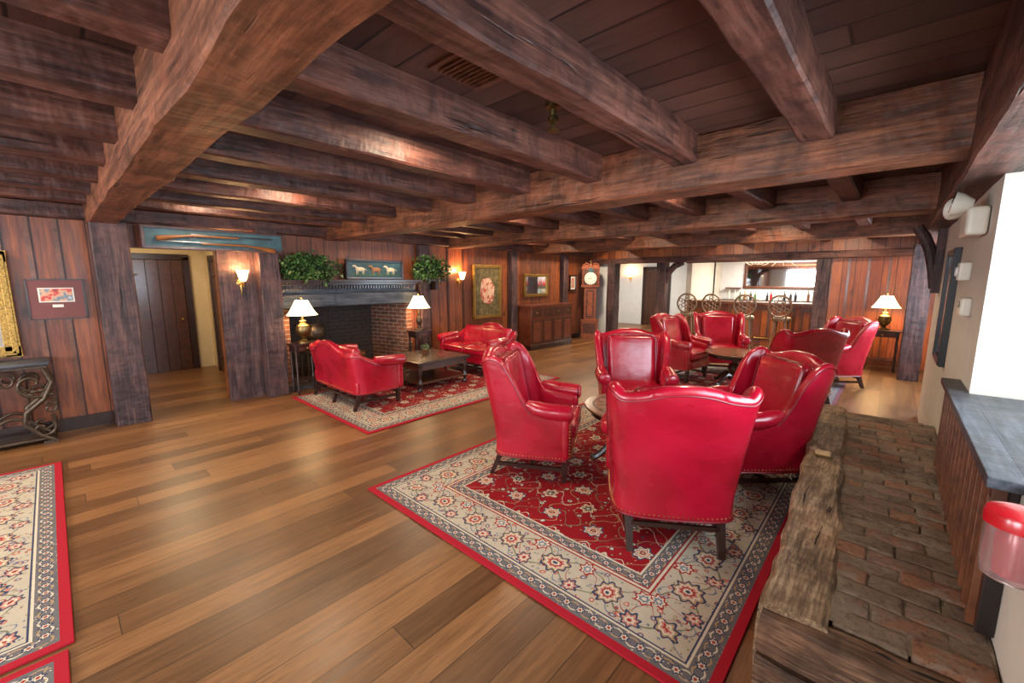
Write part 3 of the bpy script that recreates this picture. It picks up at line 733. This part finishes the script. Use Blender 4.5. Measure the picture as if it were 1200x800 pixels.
# ---------------------------------------------------------------- left wall things
redcan=canvas('street_photo',[(.02,.03,.06),(.5,.03,.02),(.6,.35,.2),(.1,.15,.2),(.6,.6,.6)],14)
brownmat=simple('brown_mat',(.14,.028,.02),.5,var=.05)
bb=B(); bb.box((0,-.01,0),(.42,.02,.42),brownmat)
for sx in(-1,1): bb.box((sx*.205,-.014,0),(.012,.028,.42),darkwood)
for sz in(-1,1): bb.box((0,-.014,sz*.205),(.42,.028,.012),darkwood)
bb.box((0,-.022,.045),(.26,.006,.15),ceramic); bb.box((0,-.026,.045),(.235,.004,.13),redcan); bb.box((0,-.022,-.07),(.08,.004,.03),ceramic)
bb.obj('framed_photo',(XL+.02,.04,1.44),pi/2)
picture('gilt_mirror',.8,1.05,(XL+.06,-.66,1.40),pi/2,gilt,mirrorM,.11)
bb=B(); h=.84
bb.rbox((0,0,h-.02),(1.0,.36,.045),.02,slate); bb.box((0,0,h-.055),(.94,.3,.02),iron)
def spiral(cx,cz,r0,r1,t0,t1,n=26): return [(cx+(r0+(r1-r0)*i/n)*math.cos(t0+(t1-t0)*i/n),cz+(r0+(r1-r0)*i/n)*math.sin(t0+(t1-t0)*i/n)) for i in range(n+1)]
for yy in(-.14,.14):
    for s_ in(-1,1):
        bb.tube([(s_*x_,yy,z_) for x_,z_ in spiral(.36,.62,.025,.14,0,5.2)],.017,iron,8)
        bb.tube([(s_*.44,yy,.78),(s_*.49,yy,.62),(s_*.42,yy,.46),(s_*.29,yy,.34),(s_*.27,yy,.22),(s_*.36,yy,.1),(s_*.45,yy,.02)],[.018,.022,.024,.024,.022,.022,.022],iron,8)
        bb.tube([(s_*x_,yy,z_) for x_,z_ in spiral(.38,.16,.02,.10,1,7)],.014,iron,8)
        bb.tube([(s_*x_,yy,z_) for x_,z_ in spiral(.18,.66,.02,.09,3,9)],.012,iron,8)
        bb.tube([(s_*x_,yy,z_) for x_,z_ in spiral(.45,.36,.015,.06,2,8)],.011,iron,8)
        for k in range(5):
            a=k*.7; bb.ball((s_*(.40+.07*math.cos(a)),yy,.50+.05*math.sin(a)),(.028,.012,.018),iron,8,6)
    bb.tube([(x_*.05-.3,yy,.25+.05*math.sin(x_*.8)) for x_ in range(13)],.014,iron,8)
for s_ in(-1,1): bb.tube([(s_*.27,-.14,.28),(s_*.27,.14,.28)],.012,iron,8); bb.box((s_*.42,0,.015),(.1,.34,.03),iron)
bb.rbox((0,0,.05),(.8,.3,.03),.012,iron)
bb.obj('iron_console_table',(XL+.24,-.58,0),pi/2)
gunm=simple('gun_stock',(.2,.07,.02),.35); steel=simple('gun_steel',(.2,.2,.22),.3,.9)
def guns(bb):
    for k,(zz,s_) in enumerate(((.035,1),(-.055,-1))):
        bb.tube([(s_*-.62,-.04,zz-.05),(s_*-.5,-.04,zz-.03),(s_*-.36,-.04,zz-.01),(s_*-.28,-.04,zz),(s_*.2,-.04,zz)],[.03,.026,.014,.014,.010],gunm,8)
        bb.tube([(s_*-.3,-.04,zz+.014),(s_*.6,-.04,zz+.012)],.009,steel,8)
        bb.tube([(s_*-.32,-.04,zz-.012),(s_*-.30,-.04,zz-.035),(s_*-.26,-.04,zz-.035),(s_*-.25,-.04,zz-.01)],.004,steel,6)
picture('rifle_display_case',1.5,.26,(XL+.26,1.50,2.13),pi/2,midwood,teal,.03,extra=guns)
floral,nt,b=newmat('floral_canvas'); x,y,z=coords(nt)
f1=noiseN(nt,V3(nt,x,y,z),9,5,.6); f2=noiseN(nt,V3(nt,x+4.0,y,z),5,3,.5); rr=((x*x)*5.0+(z-.02)*(z-.02)*2.6).sqrt()+f2*.3
base=ramp(nt,f1,[(.3,(.035,.03,.015)),(.55,(.14,.10,.035)),(.75,(.26,.19,.08))])
fl=ramp(nt,f1,[(.32,(.06,.09,.03)),(.44,(.5,.08,.05)),(.52,(.65,.48,.32)),(.6,(.6,.25,.16)),(.7,(.7,.6,.45))])
col=mixc(nt,base,fl,rr.lt(.62)); nt.links.new(col,b.inputs['Base Color']); b.inputs['Roughness'].default_value=.4
picture('floral_painting',.86,1.15,(XL+.02,6.42,1.38),pi/2,gilt,floral,.07)
picture('gilt_mirror',.95,.55,(XL+.02,8.1,1.5),pi/2,gilt,mirrorM,.07)
picture('framed_print',.3,.42,(XL+.02,9.7,1.55),pi/2,darkwood,redcan,.03,mat=ceramic)
sbw=simple('mahogany',(.15,.035,.015),.35,var=.3,nscale=14,coat=.3)
bb=B(); W,D,Hh=1.65,.42,1.05
bb.box((0,0,Hh-.02),(W+.06,D+.04,.04),sbw); bb.box((0,0,.55),(W,D,.95),sbw); bb.box((0,0,.06),(W+.03,D+.02,.1),darkwood)
for i in range(4):
    x_=-W/2+W/4*(i+.5)
    bb.box((x_,-D/2-.008,.42),(W/4-.05,.016,.58),midwood); bb.box((x_,-D/2-.018,.42),(W/4-.15,.012,.46),sbw)
    bb.box((x_,-D/2-.008,.87),(W/4-.05,.016,.2),midwood); bb.ball((x_,-D/2-.025,.87),.014,brass,8,6)
bb.obj('sideboard',(XL+.27,8.2,0),pi/2,.004)
# grandfather clock
bb=B(); cw=simple('clock_wood',(.24,.055,.016),.6,var=.25,bmp=0); cd=simple('clock_door_wood',(.09,.022,.01),.6,var=.2,bmp=0); dial=simple('clock_dial',(.7,.66,.55),.7,var=.03,bmp=0)
bb.box((0,0,.06),(.50,.28,.12),cw); bb.box((0,0,.3),(.46,.25,.4),cw); bb.box((0,-.126,.3),(.34,.012,.28),cd); bb.box((0,0,.52),(.48,.27,.04),cw)
bb.box((0,0,.98),(.32,.2,.92),cw); bb.box((0,-.105,.98),(.22,.014,.76),cd); bb.box((0,-.112,.98),(.13,.006,.64),cw)
bb.box((0,0,1.46),(.5,.27,.05),cw); bb.box((0,0,1.7),(.46,.25,.46),cw)
bb.box((0,-.128,1.70),(.38,.012,.42),cd)
bb.lathe([(.001,0),(.155,0),(.165,.008),(.001,.01)],(0,0,0),dial,28,M=Matrix.Translation((0,-.134,1.67))@Matrix.Rotation(pi/2,4,'X'))
bb.lathe([(.001,0),(.07,0),(.075,.006),(.001,.008)],(0,0,0),teal,20,M=Matrix.Translation((0,-.134,1.88))@Matrix.Rotation(pi/2,4,'X'))
for k in range(12):
    a=k*pi/6; bb.box((.125*math.sin(a),-.150,1.67+.125*math.cos(a)),(.012,.004,.03),blackm,Matrix.Rotation(a,4,'Y'))
bb.box((.02,-.152,1.70),(.01,.004,.1),blackm,Matrix.Rotation(.5,4,'Y')); bb.box((-.03,-.152,1.66),(.01,.004,.08),blackm,Matrix.Rotation(-1.2,4,'Y'))
for s_ in(-1,1):
    bb.lathe([(.018,0),(.012,.02),(.012,.4),(.018,.42)],(s_*.21,-.13,1.48),cw,10)
    bb.tube([(s_*.23,-.1,1.93),(s_*.2,-.1,2.03),(s_*.12,-.1,2.08),(s_*.05,-.1,2.05),(s_*.05,-.1,2.01),(s_*.09,-.1,2.01)],[.02,.025,.022,.02,.015,.012],cw,8)
bb.box((0,0,1.95),(.5,.28,.04),cw); bb.box((0,0,2.0),(.38,.2,.08),cw); bb.lathe([(.02,0),(.012,.04),(.025,.07),(.001,.12)],(0,-.08,2.04),brass,10)
bb.obj('grandfather_clock',(-6.22,10.05,0),math.radians(32),.003)
# ---------------------------------------------------------------- bar
bb=B(); bx0,bx1=-4.25,-1.12; by=11.95
bb.b2(bx0,bx1,by,by+.5,0,1.03,panelF); bb.b2(bx0-.04,bx1+.04,by-.14,by+.56,1.03,1.08,brownwood)
for i in range(6):
    x_=bx0+.26+i*(bx1-bx0)/6; bb.b2(x_-.2,x_+.2,by-.015,by,.15,.95,brownwood); bb.b2(x_-.15,x_+.15,by-.03,by-.01,.22,.88,panelF)
bb.tube([(bx0,by-.16,.2),(bx1,by-.16,.2)],.02,brass,10)
for x_ in(bx0+.3,-2.7,bx1-.3): bb.tube([(x_,by,.2),(x_,by-.16,.2)],.014,brass,8)
bb.obj('bar_counter')
copper=simple('copper_panel',(.42,.16,.07),.35,.6,var=.2)
bb=B(); bb.b2(-4.35,-1.0,12.1,12.7,2.12,2.34,copper); bb.b2(-4.38,-.98,12.05,12.1,2.09,2.14,midwood); bb.b2(-4.38,-.98,12.05,12.1,2.32,2.38,midwood); bb.b2(-4.3,-1.05,12.1,12.7,2.34,ZC,panelF)
for i in range(9):
    a=i*.7; x_=-2.9+i*.12
    bb.tube([(x_,12.07,2.10),(x_+.1*math.cos(a),11.98,2.02),(x_+.2*math.cos(a),11.93,2.0+.05*math.sin(a))],[.012,.009,.004],ceramic,6)
bb.obj('bar_soffit')
bb=B(); bb.b2(-4.2,.6,14.9,15.38,0,.95,brownwood); bb.b2(-4.25,.65,14.85,15.38,.95,1.0,darkwood)
bb.b2(-1.6,.5,15.2,15.39,1.35,1.38,brownwood); bb.b2(-4.2,-3.75,15.2,15.39,1.35,1.38,brownwood)
for i in range(46):
    row=0 if i<30 else 1
    x_=(-4.05+i*.155 if row==0 else -1.5+(i-30)*.12)+random.uniform(-.03,.03); h=random.uniform(.24,.32); m=random.choice([blackm,brass,green,redplastic,ceramic,brownwood])
    bb.lathe([(.001,0),(.035,0),(.037,h*.55),(.014,h*.72),(.014,h),(.001,h)],(x_,15.15 if row==0 else 15.29,1.0 if row==0 else 1.38),m,10)
bb.obj('back_bar')
picture('bar_mirror',2.0,.8,(-2.68,15.38,1.76),0,brownwood,mirrorM,.07)
def stool():
    bb=B(); sw=simple('stool_seat',(.45,.36,.25),.6)
    stw=simple('stool_wood',(.2,.11,.06),.4,var=.2)
    bb.lathe([(.001,.70),(.19,.70),(.2,.72),(.2,.74),(.17,.75),(.001,.75)],(0,0,0),stw,24)
    bb.lathe([(.185,.75),(.19,.775),(.15,.80),(.001,.81)],(0,0,0),sw,24)
    for k in range(4):
        a=pi/4+k*pi/2; c_,s_=math.cos(a),math.sin(a)
        bb.tube([(.15*c_,.15*s_,.71),(.17*c_,.17*s_,.5),(.2*c_,.2*s_,.3),(.25*c_,.25*s_,.0)],[.024,.02,.018,.016],stw,8)
    bb.tube([(.2*math.cos(t),.2*math.sin(t),.28) for t in [2*pi*i/24 for i in range(24)]],.012,brass,8,closed=True)
    yb=-.19; cz=1.04
    ring=lambda R,n=28:[(R*math.cos(2*pi*i/n),yb-.03*(1-abs(math.cos(2*pi*i/n))),cz+R*1.05*math.sin(2*pi*i/n)) for i in range(n)]
    bb.tube(ring(.23),.022,stw,8,closed=True); bb.tube(ring(.05,16),.012,stw,8,closed=True)
    for k in range(6):
        a=k*pi/3+pi/6; 
        for q,rr_ in((.095,.045),(.165,.042)):
            bb.tube([(q*math.cos(a)+rr_*math.cos(t),yb-.02,cz+q*math.sin(a)+rr_*math.sin(t)) for t in [2*pi*i/12 for i in range(12)]],.010,stw,6,closed=True)
    for s_ in(-1,1): bb.tube([(s_*.12,-.14,.74),(s_*.14,-.18,.82),(s_*.14,-.19,.88)],.016,stw,8)
    return bb
st=stool().obj('bar_stool',(-3.95,11.2,0),math.radians(8))
for x_,a in((-3.3,-10),(-2.6,5),(-1.85,-6)): place(st.data,'bar_stool',(x_,11.2,0),math.radians(a))
# ---------------------------------------------------------------- raised brick hearth
bb=B(); hz=.42
core=[(-.10,1.75),(.355,1.75),(.355,4.85),(-.30,4.72)]
def bed(u,v):
    y_=1.74+u*3.06; xl=-.10-(y_-1.75)/2.95*.18; x_=xl+(.356-xl)*v
    return Vector((x_,y_,hz+.026+.010*noise.noise(Vector((x_*9,y_*9,2)))))
bb.grid(bed,90,18,mortarM)
vs=[(x_,y_,0) for x_,y_ in core]+[(x_,y_,hz) for x_,y_ in core]
bb.add(vs,[(0,3,2,1),(4,5,6,7),(0,1,5,4),(1,2,6,5),(2,3,7,6),(3,0,4,7)],mortarM)
yy=1.74; row=0
while yy<4.72:
    xl=-.05-(yy-1.75)/2.95*.18; xr=.352
    x_=xl-(.1 if row%2 else 0)
    while x_<xr-.02:
        a=max(x_,xl); c_=min(x_+.205,xr)
        if c_-a>.03:
            jz=random.uniform(-.005,.004)
            bb.rbox(((a+c_)/2,yy+.048,hz+.004+jz),(c_-a-.004,.099,.06),.008,wb,n=2,mid=2,jit=.004)
        x_+=.208
    yy+=.102; row+=1
bb.beam((-.145,1.66,.24),(-.315,4.85,.24),.215,.47,oldtimber,.022,step=.05,seed=31,ch=.02)
bb.beam((-.25,1.68,.35),(.352,1.68,.35),.12,.17,oldtimberX,.014,step=.05,seed=33,ch=.016)
bb.beam((-.25,1.69,.13),(.352,1.69,.13),.15,.25,oldtimberX,.014,step=.05,seed=35,ch=.016)
bb.box((-.25,3.4,.483),(.09,.1,.012),oldbrass,.06)
bb.obj('raised_brick_hearth')
wains=boards('wainscot_dark',(.045,.021,.015),(.10,.048,.036),1,2,.11,rough=.4,gap=.06,knots=False)
bb=B(); bb.b2(.315,.358,1.98,3.68,.47,1.0,wains)
for i in range(15):
    y_=2.02+i*.117; bb.b2(.293,.315,y_-.016,y_+.016,.48,.98,brownwood)
bb.b2(.275,.36,1.92,3.74,1.0,1.035,slate); bb.b2(.295,.33,1.96,3.7,.95,1.0,midwood); bb.b2(.36,.84,1.11,3.33,1.0,1.03,slate)
bb.obj('trim_3',bevel=.003)
bb=B(); bb.rbox((0,-.05,0),(.34,.09,.16),.02,ceramic)
for s_ in(-1,1):
    M=Matrix.Translation((s_*.1,-.10,.10))@Matrix.Rotation(math.radians(80),4,'X')@Matrix.Rotation(s_*.3-.35,4,'Y')
    bb.lathe([(.001,-.03),(.03,-.03),(.06,.02),(.068,.05),(.066,.055),(.001,.056)],(0,0,0),ceramic,20,M=M)
    bb.lathe([(.001,.058),(.052,.058),(.05,.062),(.001,.064)],(0,0,0),mirrorM,20,M=M)
bb.obj('emergency_light',(XR,3.75,1.98),-pi/2)
bb=B(); bb.rbox((0,-.03,0),(.12,.06,.12),.012,ceramic); bb.lathe([(.001,0),(.03,0),(.03,.012),(.001,.014)],(0,0,0),whiteP,16,M=Matrix.Translation((0,-.06,0))@Matrix.Rotation(pi/2,4,'X')); bb.obj('thermostat',(XR,4.1,1.70),-pi/2)
bb=B(); bb.rbox((0,-.025,0),(.16,.05,.11),.012,ceramic); bb.box((0,-.052,.015),(.09,.004,.04),blackm); bb.obj('thermostat',(XR,3.85,1.48),-pi/2)
picture('framed_print',.62,.95,(XR,5.1,1.42),-pi/2,blackm,floral,.05,mat=darkwood)
clear,nt,b=newmat('clear_acrylic'); b.inputs['Base Color'].default_value=(1,.8,.8,1); b.inputs['Transmission Weight'].default_value=.9; b.inputs['Roughness'].default_value=.08
bb=B(); k_=.66; yo=-.066
S=lambda P:[(r*k_,z*k_) for r,z in P]
bb.lathe(S([(.001,.17),(.05,.17),(.092,.155),(.098,.14),(.098,.10),(.001,.10)]),(0,yo,0),redplastic,28)
bb.lathe(S([(.09,.10),(.092,-.05),(.085,-.11),(.05,-.12),(.001,-.12),(.001,-.112),(.048,-.112),(.08,-.104),(.086,-.05),(.084,.10)]),(0,yo,0),clear,28)
bb.lathe(S([(.001,-.1),(.055,-.1),(.06,.05),(.04,.1),(.001,.1)]),(0,yo,0),redplastic,20)
bb.box((0,-.006,.02),(.08,.012,.18),redplastic)
bb.obj('fire_alarm_bell',(XR,1.585,.965),-pi/2)
# ---------------------------------------------------------------- lights
DAY=(.72,.86,1.0)
for nm,loc,e,ly,lz in (('window_daylight_1',(.82,2.22,1.6),54,2.1,1.1),('window_daylight_2',(.80,-1.65,1.6),90,2.0,1.1),('window_daylight_3',(.90,8.15,1.45),80,1.6,1.2)):
    o=addlight('AREA',loc,e,DAY,nm,lz,None,ly)
    if nm.endswith('1'): o.data.spread=math.radians(125)
    o.rotation_euler=Matrix(((0,0,1),(0,1,0),(-1,0,0))).to_euler()
for x_ in(-4.5,-1.5):
    o=addlight('AREA',(x_,YB+.02,1.5),120,(.93,.95,1.0),'window_light_back',2.0,None,1.4)  # added fill light set in the back-wall windows
    o.rotation_euler=Vector((0,1,0)).to_track_quat('-Z','Z').to_euler()
for (x_,y_,e) in [(-2.18,1.7,15),(-4.31,1.7,17),(-5.73,1.3,16),(-1.47,4.2,18),(-3.6,4.2,20),(-5.73,3.9,20),(-1.47,7.2,22),(-3.6,7.0,24),(-5.73,7.0,32),(-.76,9.4,32),(-2.9,9.4,24),(-5.73,9.3,36),(-2.18,-1.2,14),(-4.31,-1.2,18),(-5.73,-1.0,22)]:
    bb=B(); bb.lathe([(.05,0),(.075,0),(.078,-.01),(.055,-.012),(.05,0)],(0,0,0),brass,20); bb.lathe([(.001,-.001),(.05,-.001),(.05,-.003),(.001,-.003)],(0,0,0),glow,16); bb.obj('recessed_downlight',(x_,y_,ZC))  # small fixture added to house the ceiling fill
    addlight('AREA',(x_,y_,ZC-.02),e,(1,.80,.56),'downlight',.14)  # warm fill light, added bay by bay
addlight('AREA',(-8.3,1.0,2.5),36,(1,.78,.48),'hall_light',.5)
addlight('AREA',(-6.4,12.6,2.5),80,(1,.93,.82),'foyer_light',.6)
addlight('AREA',(-2.4,13.8,2.5),190,(1,.92,.8),'bar_light',1.2); addlight('AREA',(-2.6,11.2,2.5),50,(1,.82,.6),'bar_front_light',.5)
w=bpy.data.worlds.new('world'); sc.world=w; w.use_nodes=True; w.node_tree.nodes['Background'].inputs[0].default_value=(.7,.8,1,1); w.node_tree.nodes['Background'].inputs[1].default_value=.5
# ---------------------------------------------------------------- camera
cam=bpy.data.cameras.new('camera'); co=bpy.data.objects.new('camera',cam); sc.collection.objects.link(co); sc.camera=co
cam.sensor_width=36; cam.lens=489/1200*36; cam.clip_start=.02
co.location=(0,0,1.65); co.rotation_euler=(math.radians(90-8.49),0,math.radians(42.3))
sc.view_settings.view_transform='Standard'; sc.view_settings.exposure=0.32
